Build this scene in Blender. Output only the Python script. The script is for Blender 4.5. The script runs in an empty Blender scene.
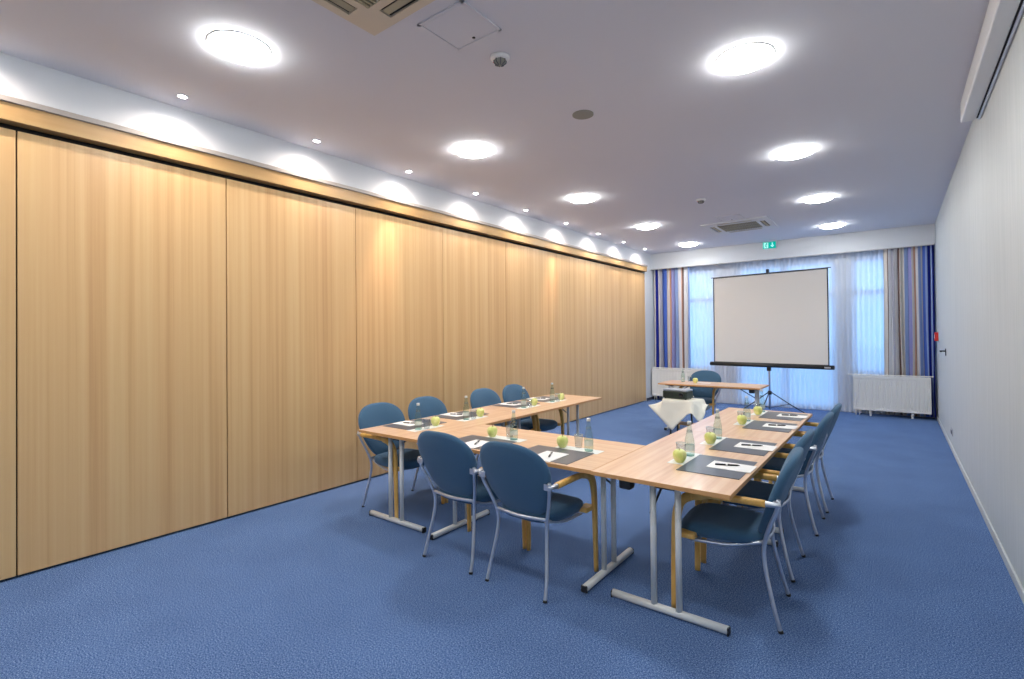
import bpy, bmesh, math, random
from mathutils import Vector, Matrix
random.seed(7)
PI = math.pi
D = bpy.data
S = bpy.context.scene
C = S.collection
R = math.radians

# ------------------------------------------------------------------ materials
def new_mat(name):
    m = D.materials.new(name); m.use_nodes = True
    return m, m.node_tree.nodes, m.node_tree.links, m.node_tree.nodes['Principled BSDF']

def plain(name, col, rough=0.5, metal=0.0, spec=0.5, bump=0.0, bscale=200, sheen=0.0):
    m, n, l, b = new_mat(name)
    b.inputs['Base Color'].default_value = (*col, 1)
    b.inputs['Roughness'].default_value = rough
    b.inputs['Metallic'].default_value = metal
    b.inputs['Specular IOR Level'].default_value = spec
    if sheen:
        b.inputs['Sheen Weight'].default_value = sheen
        b.inputs['Sheen Tint'].default_value = (0.6, 0.75, 1, 1)
    if bump:
        tc = n.new('ShaderNodeTexCoord'); ns = n.new('ShaderNodeTexNoise'); bp = n.new('ShaderNodeBump')
        ns.inputs['Scale'].default_value = bscale; ns.inputs['Detail'].default_value = 2
        bp.inputs['Strength'].default_value = bump; bp.inputs['Distance'].default_value = 0.003
        l.new(tc.outputs['Object'], ns.inputs['Vector']); l.new(ns.outputs['Fac'], bp.inputs['Height'])
        l.new(bp.outputs['Normal'], b.inputs['Normal'])
    return m

def emit(name, col, strength):
    m = D.materials.new(name); m.use_nodes = True
    n = m.node_tree.nodes; n.clear()
    e = n.new('ShaderNodeEmission'); o = n.new('ShaderNodeOutputMaterial')
    e.inputs['Color'].default_value = (*col, 1); e.inputs['Strength'].default_value = strength
    m.node_tree.links.new(e.outputs[0], o.inputs[0])
    return m

def ramp(n, stops, interp='LINEAR'):
    r = n.new('ShaderNodeValToRGB'); r.color_ramp.interpolation = interp
    el = r.color_ramp.elements
    while len(el) > 1: el.remove(el[0])
    el[0].position = stops[0][0]; el[0].color = (*stops[0][1], 1)
    for p, c in stops[1:]:
        e = el.new(p); e.color = (*c, 1)
    return r

def wood(name, a, b_, c, scale, rough=0.35, spec=0.4, rnd=False, coat=0.0):
    """streaky beech; 'scale' is the noise frequency along each object axis"""
    m, n, l, b = new_mat(name)
    tc = n.new('ShaderNodeTexCoord'); mp = n.new('ShaderNodeMapping')
    mp.inputs['Scale'].default_value = scale
    ns = n.new('ShaderNodeTexNoise'); ns.inputs['Scale'].default_value = 1; ns.inputs['Detail'].default_value = 5
    ns.inputs['Roughness'].default_value = 0.62
    l.new(tc.outputs['Object'], mp.inputs['Vector'])
    if rnd:
        oi = n.new('ShaderNodeObjectInfo'); mu = n.new('ShaderNodeMath'); mu.operation = 'MULTIPLY'
        mu.inputs[1].default_value = 40
        l.new(oi.outputs['Random'], mu.inputs[0]); l.new(mu.outputs[0], mp.inputs['Location'])
    l.new(mp.outputs['Vector'], ns.inputs['Vector'])
    r = ramp(n, [(0.32, a), (0.5, b_), (0.66, c)])
    l.new(ns.outputs['Fac'], r.inputs['Fac']); l.new(r.outputs['Color'], b.inputs['Base Color'])
    b.inputs['Roughness'].default_value = rough; b.inputs['Specular IOR Level'].default_value = spec
    b.inputs['Coat Weight'].default_value = coat; b.inputs['Coat Roughness'].default_value = 0.12
    return m

M = {}
M['panel'] = wood('beech_panel', (0.59, 0.345, 0.155), (0.68, 0.435, 0.205), (0.72, 0.495, 0.240), (17, 17, 0.16), 0.38, 0.45, rnd=True)
M['trim_wood'] = wood('beech_trim', (0.44, 0.27, 0.115), (0.50, 0.32, 0.14), (0.55, 0.37, 0.17), (8, 0.4, 8), 0.4)
M['table'] = wood('beech_table', (0.70, 0.43, 0.27), (0.79, 0.52, 0.34), (0.85, 0.61, 0.43), (1.2, 26, 26), 0.3, 0.5, coat=0.25)
M['edge'] = plain('table_edging', (0.62, 0.33, 0.13), 0.4)
M['arm'] = wood('honey_beech', (0.62, 0.34, 0.08), (0.76, 0.45, 0.12), (0.84, 0.54, 0.18), (20, 20, 4), 0.35)
M['gap'] = plain('black_seal', (0.012, 0.012, 0.012), 0.7)
M['steel'] = plain('satin_steel', (0.62, 0.66, 0.74), 0.32, 0.8)
M['leg_paint'] = plain('silver_paint', (0.72, 0.75, 0.76), 0.38, 0.1)
M['dark_steel'] = plain('dark_steel', (0.10, 0.11, 0.13), 0.4, 0.6)
M['black'] = plain('black_plastic', (0.015, 0.016, 0.018), 0.45)
M['white_plastic'] = plain('white_plastic', (0.75, 0.76, 0.77), 0.4)
M['ceiling'] = plain('ceiling_paint', (0.665, 0.675, 0.735), 0.9, bump=0.1, bscale=120)
M['header'] = plain('header_paint', (0.67, 0.70, 0.74), 0.85)
M['wall'] = None
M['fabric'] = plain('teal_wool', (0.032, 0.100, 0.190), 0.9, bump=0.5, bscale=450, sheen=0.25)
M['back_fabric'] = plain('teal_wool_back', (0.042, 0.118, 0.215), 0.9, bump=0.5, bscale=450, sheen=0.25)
M['rad'] = plain('radiator_enamel', (0.87, 0.87, 0.84), 0.35)
M['paper'] = plain('paper', (0.88, 0.88, 0.88), 0.8)
M['napkin'] = plain('napkin', (0.86, 0.88, 0.86), 0.9)
M['cloth'] = plain('tablecloth', (0.84, 0.84, 0.75), 0.9, bump=0.2, bscale=300)
M['pad'] = plain('desk_pad', (0.085, 0.10, 0.135), 0.32, spec=0.6)
M['label'] = plain('bottle_label', (0.75, 0.8, 0.78), 0.5)
M['cap'] = plain('bottle_cap', (0.75, 0.77, 0.80), 0.3, 0.3)
M['red'] = plain('red_plastic', (0.70, 0.03, 0.02), 0.4)
M['grille'] = plain('vent_beige', (0.40, 0.36, 0.25), 0.6)
M['ac_white'] = plain('vent_cover', (0.62, 0.55, 0.44), 0.5)
M['speaker'] = plain('speaker_mesh', (0.27, 0.27, 0.24), 0.8)
M['frame_white'] = plain('window_frame_white', (0.7, 0.72, 0.75), 0.4)
M['proj_body'] = plain('projector_dark', (0.035, 0.05, 0.035), 0.4)
M['proj_top'] = plain('projector_grey', (0.42, 0.46, 0.52), 0.35)
M['outside'] = plain('terrace_stone', (0.5, 0.52, 0.55), 0.8)
M['lamp'] = emit('lamp_glow', (1.0, 1.0, 0.96), 46)
M['dish'] = emit('dish_glow', (1.0, 1.0, 0.97), 40)
M['bulb'] = emit('bulb_glow', (1.0, 0.95, 0.95), 60)
M['exit_green'] = emit('exit_green', (0.0, 0.52, 0.44), 0.62)
M['exit_white'] = emit('exit_white', (0.45, 1.0, 0.92), 0.75)

def wall_mat():
    m, n, l, b = new_mat('wallpaper')
    tc = n.new('ShaderNodeTexCoord'); mp = n.new('ShaderNodeMapping')
    mp.inputs['Scale'].default_value = (30, 30, 1.5)
    ns = n.new('ShaderNodeTexNoise'); ns.inputs['Scale'].default_value = 1; ns.inputs['Detail'].default_value = 3
    r = ramp(n, [(0.3, (0.54, 0.585, 0.60)), (0.7, (0.60, 0.64, 0.655))])
    bp = n.new('ShaderNodeBump'); bp.inputs['Strength'].default_value = 0.15; bp.inputs['Distance'].default_value = 0.004
    l.new(tc.outputs['Object'], mp.inputs['Vector']); l.new(mp.outputs['Vector'], ns.inputs['Vector'])
    l.new(ns.outputs['Fac'], r.inputs['Fac']); l.new(r.outputs['Color'], b.inputs['Base Color'])
    l.new(ns.outputs['Fac'], bp.inputs['Height']); l.new(bp.outputs['Normal'], b.inputs['Normal'])
    b.inputs['Roughness'].default_value = 0.55; b.inputs['Specular IOR Level'].default_value = 0.4
    return m
M['wall'] = wall_mat()

def carpet_mat():
    m, n, l, b = new_mat('blue_carpet')
    tc = n.new('ShaderNodeTexCoord')
    n1 = n.new('ShaderNodeTexNoise'); n1.inputs['Scale'].default_value = 145; n1.inputs['Detail'].default_value = 4; n1.inputs['Roughness'].default_value = 0.75
    n2 = n.new('ShaderNodeTexNoise'); n2.inputs['Scale'].default_value = 2.2; n2.inputs['Detail'].default_value = 3
    r = ramp(n, [(0.40, (0.028, 0.072, 0.205)), (0.5, (0.078, 0.160, 0.365)), (0.60, (0.25, 0.36, 0.60))])
    mx = n.new('ShaderNodeMix'); mx.data_type = 'RGBA'; mx.blend_type = 'MULTIPLY'; mx.inputs['Factor'].default_value = 0.35
    r2 = ramp(n, [(0.35, (0.75, 0.75, 0.78)), (0.65, (1.1, 1.1, 1.1))])
    bp = n.new('ShaderNodeBump'); bp.inputs['Strength'].default_value = 0.3; bp.inputs['Distance'].default_value = 0.003
    l.new(tc.outputs['Object'], n1.inputs['Vector']); l.new(tc.outputs['Object'], n2.inputs['Vector'])
    l.new(n1.outputs['Fac'], r.inputs['Fac']); l.new(n2.outputs['Fac'], r2.inputs['Fac'])
    l.new(r.outputs['Color'], mx.inputs['A']); l.new(r2.outputs['Color'], mx.inputs['B'])
    l.new(mx.outputs['Result'], b.inputs['Base Color'])
    l.new(n1.outputs['Fac'], bp.inputs['Height']); l.new(bp.outputs['Normal'], b.inputs['Normal'])
    b.inputs['Roughness'].default_value = 0.95; b.inputs['Specular IOR Level'].default_value = 0.15
    b.inputs['Sheen Weight'].default_value = 0.0
    return m
M['carpet'] = carpet_mat()

def glass_mat(name, tint, edge):
    m = D.materials.new(name); m.use_nodes = True
    n = m.node_tree.nodes; l = m.node_tree.links; n.clear()
    o = n.new('ShaderNodeOutputMaterial'); t = n.new('ShaderNodeBsdfTransparent'); g = n.new('ShaderNodeBsdfGlossy')
    lw = n.new('ShaderNodeLayerWeight'); lw.inputs['Blend'].default_value = 0.35
    cr = ramp(n, [(0.0, tint), (0.55, tint), (0.95, edge)])
    l.new(lw.outputs['Facing'], cr.inputs['Fac']); l.new(cr.outputs['Color'], t.inputs['Color'])
    fr = n.new('ShaderNodeMath'); fr.operation = 'POWER'; fr.inputs[1].default_value = 3.0
    fs = n.new('ShaderNodeMath'); fs.operation = 'MULTIPLY_ADD'; fs.inputs[1].default_value = .5; fs.inputs[2].default_value = .05
    l.new(lw.outputs['Facing'], fr.inputs[0]); l.new(fr.outputs[0], fs.inputs[0])
    g.inputs['Roughness'].default_value = 0.04
    mx = n.new('ShaderNodeMixShader')
    l.new(fs.outputs[0], mx.inputs[0]); l.new(t.outputs[0], mx.inputs[1]); l.new(g.outputs[0], mx.inputs[2])
    l.new(mx.outputs[0], o.inputs[0])
    return m
M['glass'] = glass_mat('bottle_glass', (0.84, 0.92, 0.89), (0.25, 0.35, 0.34))
M['tumbler'] = glass_mat('tumbler_glass', (0.90, 0.93, 0.95), (0.36, 0.39, 0.46))
M['pane'] = glass_mat('window_pane', (0.95, 0.97, 0.98), (0.9, 0.93, 0.95))

def sheer_mat():
    m = D.materials.new('sheer_voile'); m.use_nodes = True
    n = m.node_tree.nodes; l = m.node_tree.links; n.clear()
    o = n.new('ShaderNodeOutputMaterial')
    d = n.new('ShaderNodeBsdfDiffuse'); d.inputs['Color'].default_value = (0.86, 0.88, 0.93, 1)
    t = n.new('ShaderNodeBsdfTranslucent'); t.inputs['Color'].default_value = (0.82, 0.90, 1.0, 1)
    p = n.new('ShaderNodeBsdfTransparent'); p.inputs['Color'].default_value = (0.95, 0.97, 1, 1)
    a = n.new('ShaderNodeMixShader'); a.inputs[0].default_value = 0.42
    b = n.new('ShaderNodeMixShader'); b.inputs[0].default_value = 0.12
    l.new(d.outputs[0], a.inputs[1]); l.new(t.outputs[0], a.inputs[2])
    l.new(a.outputs[0], b.inputs[1]); l.new(p.outputs[0], b.inputs[2]); l.new(b.outputs[0], o.inputs[0])
    return m
M['sheer'] = sheer_mat()

def stripe_mat(name, cols, widths):
    m, n, l, b = new_mat(name)
    uv = n.new('ShaderNodeUVMap'); sp = n.new('ShaderNodeSeparateXYZ')
    l.new(uv.outputs[0], sp.inputs[0])
    tot = sum(widths); p = 0; st = []
    for c, w in zip(cols, widths):
        st.append((p / tot, c)); p += w
    r = ramp(n, st, 'CONSTANT')
    l.new(sp.outputs['X'], r.inputs['Fac']); l.new(r.outputs['Color'], b.inputs['Base Color'])
    b.inputs['Roughness'].default_value = 0.8
    b.inputs['Specular IOR Level'].default_value = 0.2
    b.inputs['Transmission Weight'].default_value = 0
    return m

# ------------------------------------------------------------------ mesh helpers
def link(name, bm, mats, parent=None, smooth=False, loc=None):
    me = D.meshes.new(name)
    bmesh.ops.recalc_face_normals(bm, faces=bm.faces[:])
    if smooth:
        for f in bm.faces: f.smooth = True
    bm.to_mesh(me); bm.free()
    if not isinstance(mats, (list, tuple)): mats = [mats]
    for m in mats: me.materials.append(m)
    o = D.objects.new(name, me); C.objects.link(o)
    if parent: o.parent = parent
    if loc: o.location = loc
    return o

def box(bm, x0, x1, y0, y1, z0, z1, bev=0.0, seg=1, mi=0, rot=None):
    v = [bm.verts.new((x, y, z)) for x in (x0, x1) for y in (y0, y1) for z in (z0, z1)]
    fs = [(0, 1, 3, 2), (4, 6, 7, 5), (0, 4, 5, 1), (2, 3, 7, 6), (0, 2, 6, 4), (1, 5, 7, 3)]
    faces = [bm.faces.new([v[i] for i in f]) for f in fs]
    for f in faces: f.material_index = mi
    if rot:
        cx = Vector(((x0 + x1) / 2, (y0 + y1) / 2, (z0 + z1) / 2))
        for q in v: q.co = rot @ (q.co - cx) + cx
    if bev > 0:
        ed = list({e for f in faces for e in f.edges})
        r = bmesh.ops.bevel(bm, geom=ed, offset=bev, segments=seg, affect='EDGES', profile=0.5)
        for f in r['faces']: f.material_index = mi
    return faces

def smooth_path(pts, n=6):
    pts = [Vector(p) for p in pts]
    if len(pts) < 3: return pts
    out = []
    P = [pts[0] * 2 - pts[1]] + pts + [pts[-1] * 2 - pts[-2]]
    for i in range(1, len(P) - 2):
        a, b, c, d = P[i - 1], P[i], P[i + 1], P[i + 2]
        for k in range(n):
            t = k / n
            out.append(0.5 * ((2 * b) + (c - a) * t + (2 * a - 5 * b + 4 * c - d) * t * t + (3 * b - a - 3 * c + d) * t ** 3))
    out.append(pts[-1])
    return out

def tube(bm, pts, rx, ry=None, n=10, sm=6, mi=0, up=(1, 0, 0), prof=2.0):
    """sweep an elliptical (or, prof>2, boxier) section; rx/ry may be callables of 0..1"""
    path = smooth_path(pts, sm) if sm else [Vector(p) for p in pts]
    fx = rx if callable(rx) else (lambda t: rx)
    fy = fx if ry is None else (ry if callable(ry) else (lambda t: ry))
    rings = []; N = len(path); u = Vector(up)
    for i, p in enumerate(path):
        if i == 0: tg = path[1] - path[0]
        elif i == N - 1: tg = path[-1] - path[-2]
        else: tg = path[i + 1] - path[i - 1]
        tg.normalize()
        u = u - tg * u.dot(tg)
        if u.length < 1e-5: u = tg.orthogonal()
        u.normalize(); w = tg.cross(u)
        t = i / (N - 1); ring = []
        for k in range(n):
            a = 2 * PI * (k + 0.5) / n; c, s = math.cos(a), math.sin(a); e = 2 / prof
            ring.append(bm.verts.new(p + u * (fx(t) * math.copysign(abs(c) ** e, c)) + w * (fy(t) * math.copysign(abs(s) ** e, s))))
        rings.append(ring)
    fs = []
    for a, b in zip(rings, rings[1:]):
        for k in range(n):
            fs.append(bm.faces.new((a[k], a[(k + 1) % n], b[(k + 1) % n], b[k])))
    for f in fs: f.smooth = True; f.material_index = mi
    for r_ in (rings[0], rings[-1]):
        f = bm.faces.new(r_); f.material_index = mi
    return rings

def rings_mesh(bm, rings, close=True, caps=True, mi=0, smooth=True):
    rr = [[bm.verts.new(p) for p in r] for r in rings]
    n = len(rr[0])
    for a, b in zip(rr, rr[1:]):
        for k in range(n if close else n - 1):
            f = bm.faces.new((a[k], a[(k + 1) % n], b[(k + 1) % n], b[k])); f.smooth = smooth; f.material_index = mi
    if caps:
        for r_ in (rr[0], rr[-1]):
            f = bm.faces.new(r_); f.smooth = smooth; f.material_index = mi
    return rr

def lathe(bm, prof, n=24, c=(0, 0, 0), mi=0, caps=True, smooth=True):
    rings_mesh(bm, [[(c[0] + r * math.cos(2 * PI * k / n), c[1] + r * math.sin(2 * PI * k / n), c[2] + z) for k in range(n)] for r, z in prof],
               caps=caps, mi=mi, smooth=smooth)

def NB(): return bmesh.new()

def tag(o, label, cat, group=None):
    o['label'] = label; o['category'] = cat
    if group: o['group'] = group
    return o

def thing(name, label, cat, loc=(0, 0, 0), rz=0, group=None):
    o = D.objects.new(name, None); C.objects.link(o)
    o.empty_display_size = 0.1
    o.location = loc; o.rotation_euler = (0, 0, rz)
    return tag(o, label, cat, group)

def struct(name, bm, m, parent=None, smooth=False):
    o = link(name, bm, m, parent, smooth)
    if not parent: o['kind'] = 'structure'
    return o

def dup(root, loc, rz, label, group=None):
    r = root.copy(); C.objects.link(r); r.location = loc; r.rotation_euler = (0, 0, rz)
    r['label'] = label
    if group: r['group'] = group
    for ch in list(root.children):
        c = ch.copy(); C.objects.link(c); c.parent = r
        for g in list(ch.children):
            d = g.copy(); C.objects.link(d); d.parent = c
    return r

# ------------------------------------------------------------------ the room
XL, XR, YB, YF, YW, H = -4.404, 0.547, -1.4, 11.003, 11.20, 3.289
YP = 10.63                       # far end of the partition

bm = NB(); box(bm, XL - .3, XR + .2, YB - .2, YW + .25, -0.12, 0); struct('floor', bm, M['carpet'])
bm = NB(); box(bm, XL - .3, XR + .2, YB - .2, YW + .25, H, H + .15); struct('ceiling', bm, M['ceiling'])
bm = NB(); box(bm, XR, XR + .2, YB - .2, YW + .25, 0, H); struct('wall_right', bm, M['wall'])
bm = NB(); box(bm, XL - .3, XR + .2, YB - .2, YB, 0, H); struct('wall_near', bm, M['wall'])
bm = NB()
box(bm, XL - .3, XL, YB, YW, 3.0, H)                        # plaster above the partition
box(bm, XL - .3, XL, YP + .004, YW, 0, 3.0)                 # plaster pier at the far end
struct('wall_left', bm, M['header'])
bm = NB(); box(bm, XL - .3, XL - .06, YB, YP + .004, 0, 3.0); struct('trim_recess', bm, M['gap'])
bm = NB(); box(bm, XL - .05, XL + .045, YB, YP + .03, 2.863, 2.974, .002); struct('trim_wood_track', bm, M['trim_wood'])
bm = NB(); box(bm, XL - .05, XL + .06, YB, YP + .03, 2.974, 3.010, .003); struct('trim_track_cap', bm, plain('track_cap', (0.36, 0.33, 0.31), 0.5))
bm = NB(); box(bm, XR - .012, XR, YB, YF + .15, 0, .06, .002); struct('baseboard_right', bm, M['wall'])
bm = NB(); box(bm, XL, XL + .01, YP + .03, YW, 0, .06, .002); struct('trim_shadow_strip', bm, plain('shadow_strip_dark', (.06, .07, .1), .6))  # dark strip coloured to stand for the shadow gap at the pier foot
# dropped header in front of the curtain track
bm = NB(); box(bm, XL, XR, YF - .03, YF, 2.949, H); struct('wall_header', bm, M['header'])
bm = NB(); box(bm, XL, XR, YF - .034, YF + .004, 2.935, 2.949, .002); struct('trim_header', bm, plain('header_edge', (.5, .5, .5), .5))

# window wall: piers, low walls under the two side windows, lintel
GL = [(-4.25, -3.07, .72), (-2.62, -.88, .04), (-.64, .40, .72)]       # openings x0, x1, sill height
bm = NB()
xs = [XL - .3] + [v for g in GL for v in g[:2]] + [XR + .2]
for i in range(0, len(xs), 2): box(bm, xs[i], xs[i + 1], YW, YW + .25, 0, H)
for x0, x1, z in GL:
    box(bm, x0, x1, YW, YW + .25, 0, z)
    box(bm, x0, x1, YW, YW + .25, 2.86, H)
struct('wall_far', bm, M['header'])
for i, (x0, x1, z) in enumerate(GL):
    bm = NB()
    t = .06; y0, y1 = YW + .06, YW + .12
    box(bm, x0, x0 + t, y0, y1, z, 2.86); box(bm, x1 - t, x1, y0, y1, z, 2.86)
    box(bm, x0, x1, y0, y1, z, z + t); box(bm, x0, x1, y0, y1, 2.86 - t, 2.86)
    box(bm, x0, x1, y0, y1, 2.17, 2.26)
    if i == 1: box(bm, (x0 + x1) / 2 - .05, (x0 + x1) / 2 + .05, y0, y1, z, 2.86)
    w = struct('window_%d' % (i + 1), bm, M['frame_white'])
    bm = NB(); box(bm, x0 + .02, x1 - .02, YW + .085, YW + .095, z + .02, 2.84)
    link('pane', bm, M['pane'], w)
# terrace outside
bm = NB(); box(bm, -30, 25, YW + .25, 60, -.3, -.1); o = struct('trim_terrace', bm, M['outside'])

# partition panels
names = ['nearest the camera and mostly outside the frame', 'cut by the left edge of the photo', 'first full one from the left edge of the photo',
         'second full one from the left edge of the photo', 'third full one from the left edge of the photo',
         'standing behind the two nearest wall-side chairs', 'middle of the far run, beyond the wall-side chairs',
         'third from the far corner', 'next to the last one at the far corner', 'last one at the far corner by the curtains']
ys = [YB, -.63] + [.62 + 1.2512 * k for k in range(9)]
ys[-1] = YP
seam = [0.62, 1.872, 3.13, 4.38, 5.63, 6.88, 8.13, 9.38, 10.63]
ys = [YB] + [-.63] + seam
for i in range(1, len(ys)):
    y0, y1 = ys[i - 1], ys[i]
    g = .004 if i < 5 else .0022
    bm = NB(); box(bm, -.03, 0, -(y1 - y0) / 2 + g, (y1 - y0) / 2 - g, 0.016, 2.822, .002)
    o = link('partition_panel', bm, M['panel'], None, loc=(XL, (y0 + y1) / 2, 0))
    tag(o, 'tall smooth beech partition panel, ' + names[i - 1], 'panel', 'beech panels of the sliding partition wall')

# ------------------------------------------------------------------ ceiling things
def make_lamp():
    t = thing('ceiling_lamp', '', 'ceiling lamp', (0, 0, H))
    bm = NB(); lathe(bm, [(.180, 0), (.179, -.004), (.169, -.006)], 48); link('base_ring', bm, M['white_plastic'], t)
    bm = NB(); lathe(bm, [(.168, -.001), (.169, -.012), (.160, -.024), (.01, -.026)], 48); link('diffuser', bm, M['lamp'], t)
    bm = NB(); lathe(bm, [(.122, -.031), (.125, -.034), (.122, -.037), (.08, -.039), (.01, -.040)], 48); link('glass_dish', bm, M['dish'], t)
    for a in (0.6, 2.7, 4.8):
        bm = NB(); tube(bm, [(.118 * math.cos(a), .118 * math.sin(a), -.02), (.118 * math.cos(a), .118 * math.sin(a), -.033)], .004, n=6, sm=0)
        link('clip', bm, M['white_plastic'], t)
    return t
lamp0 = make_lamp()
LL = [(-3.19, 1.44, 'nearest of the left row, beside the near air vent'), (-3.22, 3.63, 'second from the camera in the left row'),
      (-3.25, 5.81, 'third from the camera in the left row'), (-3.27, 8.02, 'fourth from the camera in the left row'),
      (-3.29, 10.18, 'last of the left row, above the far curtains'),
      (-.76, 3.52, 'largest in the right row'), (-.78, 5.67, 'second largest in the right row'),
      (-.80, 7.83, 'third of the right row, before the far one'), (-.83, 9.98, 'farthest of the right row, near the exit sign'),
      (-.75, 1.33, 'unseen, added to the right row outside the frame'),  # out of view, added for the light it gives
      (-3.17, -.74, 'unseen, added behind the camera on the panel side'), (-.74, -.84, 'unseen, added behind the camera by the right wall')]  # two unseen lamps added to brighten the near panels
for i, (x, y, s) in enumerate(LL):
    lab = 'round glowing white ceiling lamp, ' + s
    if i == 0:
        lamp0.location = (x, y, H); lamp0['label'] = lab; lamp0['group'] = 'round ceiling lamps'
    else: dup(lamp0, (x, y, H), 0, lab, 'round ceiling lamps')

def make_spot():
    t = thing('ceiling_spotlight', '', 'spotlight', (0, 0, H))
    bm = NB(); lathe(bm, [(.042, 0), (.042, -.004), (.036, -.008), (.028, -.006), (.027, 0)], 24); link('trim_ring', bm, M['white_plastic'], t)
    bm = NB(); lathe(bm, [(.027, -.002), (.02, -.006), (.002, -.008)], 20); link('bulb', bm, M['bulb'], t)
    ld = D.lights.new('spot_beam', 'SPOT'); ld.energy = 24; ld.color = (1, 0.85, 0.74); ld.spot_size = R(158); ld.spot_blend = 0.9
    ld.shadow_soft_size = .02
    lo = D.objects.new('spot_beam', ld); C.objects.link(lo); lo.parent = t; lo.location = (0, 0, -.012)
    return t
spot0 = make_spot()
SP = [(-4.16, .37, 'just outside the left edge of the frame'), (-4.17, 1.47, 'nearest one in view'), (-4.18, 2.56, 'second one in view from the left'),
      (-4.19, 3.66, 'third one in view from the left'), (-4.19, 4.76, 'fourth one in view from the left'), (-4.20, 5.85, 'in the middle of the row'),
      (-4.20, 6.96, 'sixth one in view from the left'), (-4.20, 8.06, 'third from the far corner'), (-4.20, 9.12, 'second from the far corner'),
      (-4.20, 10.17, 'last one at the far corner')]
for i, (x, y, s) in enumerate(SP):
    lab = 'small bright recessed spotlight above the beech panels, ' + s
    if i == 0:
        spot0.location = (x, y, H); spot0['label'] = lab; spot0['group'] = 'spotlights along the partition'
    else: dup(spot0, (x, y, H), 0, lab, 'spotlights along the partition')

# two get an added second warm beam, for glow pools on the panels
for i, ty in ((3, 3.40), (6, 6.75)):
    par = [o for o in D.objects if o.name.startswith('ceiling_spotlight') and o.parent is None][i]
    ld = D.lights.new('narrow_beam', 'SPOT'); ld.energy = 75; ld.color = (1, .66, .52); ld.spot_size = R(34); ld.spot_blend = 1; ld.shadow_soft_size = .02
    lo = D.objects.new('narrow_beam', ld); C.objects.link(lo); lo.parent = par; lo.location = (0, 0, -.012)
    dv = Vector((XL, ty, 1.85)) - par.location
    lo.rotation_euler = dv.to_track_quat('-Z', 'Y').to_euler()

def cassette(name, label, cx, cy, cover, slotmat, cov=.475, grille=.30):
    t = thing(name, label, 'air conditioner', (cx, cy, H))
    # cover frame as a ring with four slots
    bm = NB()
    z0, z1 = -.018, 0
    a, b, c = cov, grille + .125, grille + .045
    for sx in (-1, 1):
        box(bm, min(sx * b, sx * a), max(sx * b, sx * a), -a, a, z0, z1)
        box(bm, -b, b, min(sx * b, sx * a), max(sx * b, sx * a), z0, z1)
        box(bm, min(sx * grille, sx * c), max(sx * grille, sx * c), -c, c, z0, z1)
        box(bm, -grille, grille, min(sx * grille, sx * c), max(sx * grille, sx * c), z0, z1)
        for sy in (-1, 1):
            box(bm, min(sx * c, sx * b), max(sx * c, sx * b), min(sy * c, sy * b), max(sy * c, sy * b), z0, z1)
            box(bm, min(sx * c, sx * b), max(sx * c, sx * b), min(sy * (c - .08), sy * c), max(sy * (c - .08), sy * c), z0, z1, 0)
            box(bm, min(sx * (c - .08), sx * c), max(sx * (c - .08), sx * c), min(sy * c, sy * b), max(sy * c, sy * b), z0, z1, 0)
    link('cover', bm, cover, t)
    bm = NB(); box(bm, -b, b, -b, b, -.005, -.001); link('backing', bm, M['gap'], t)
    bm = NB()
    k = -grille + .012
    while k < grille - .005:
        box(bm, k - .006, k + .006, -grille, grille, -.017, -.007); k += .027
    for q in (-.09, .09): box(bm, -grille, grille, q - .005, q + .005, -.016, -.008)
    link('grille', bm, slotmat, t)
    for i in range(4):
        bm = NB(); box(bm, c + .016, b - .022, -(c - .085), c - .085, -.014, -.010, .001, rot=Matrix.Rotation(R(7), 3, 'Y'))
        o = link('louvre', bm, slotmat, t); o.rotation_euler = (0, 0, i * PI / 2)
    return t
cassette('air_conditioner', 'square beige ceiling air conditioner cassette cut by the top edge of the photo', -1.945, 1.385, M['ac_white'], M['grille'])
cassette('air_conditioner', 'square white ceiling air conditioner cassette near the projection screen', -2.05, 9.02, M['header'], M['grille'], .50, .30)

def hatch(label, x0, x1, y0, y1):
    cx, cy = (x0 + x1) / 2, (y0 + y1) / 2
    t = thing('access_hatch', label, 'ceiling hatch', (cx, cy, H)); a, b = (x1 - x0) / 2, (y1 - y0) / 2
    bm = NB()
    for s in (-1, 1):
        box(bm, min(s * a, s * (a - .018)), max(s * a, s * (a - .018)), -b, b, -.009, 0, .001)
        box(bm, -a, a, min(s * b, s * (b - .018)), max(s * b, s * (b - .018)), -.009, 0, .001)
    link('frame', bm, M['ceiling'], t)
    bm = NB(); box(bm, -a + .021, a - .021, -b + .021, b - .021, -.006, 0, .001); link('lid', bm, M['ceiling'], t)
    bm = NB(); lathe(bm, [(.010, -.006), (.010, -.009), (.002, -.010)], 14, c=(0, b - .05, 0)); link('lock', bm, M['black'], t)
hatch('flat square ceiling access hatch beside the near air conditioner', -2.16, -1.81, 1.96, 2.30)
hatch('pale ceiling access hatch beside the far air conditioner', -2.20, -1.85, 8.10, 8.44)

def detector(label, x, y, s=1):
    t = thing('smoke_detector', label, 'smoke detector', (x, y, H))
    bm = NB(); lathe(bm, [(.062 * s, 0), (.062 * s, -.012), (.052 * s, -.022), (.02, -.024)], 28); link('base', bm, M['white_plastic'], t)
    bm = NB(); lathe(bm, [(.038 * s, -.022), (.036 * s, -.04), (.022 * s, -.05), (.004, -.055)], 20); link('sensor_head', bm, M['speaker'], t)
    bm = NB()
    for k in range(8):
        a = k * PI / 4; tube(bm, [(.040 * s * math.cos(a), .040 * s * math.sin(a), -.02), (.038 * s * math.cos(a), .038 * s * math.sin(a), -.042), (.012 * s * math.cos(a), .012 * s * math.sin(a), -.056)], .003, n=5, sm=2)
    link('cage', bm, M['dark_steel'], t)
    bm = NB(); box(bm, -.052 * s, -.036 * s, -.012, .012, -.024, -.016, .002); link('indicator', bm, M['red'], t)
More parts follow.
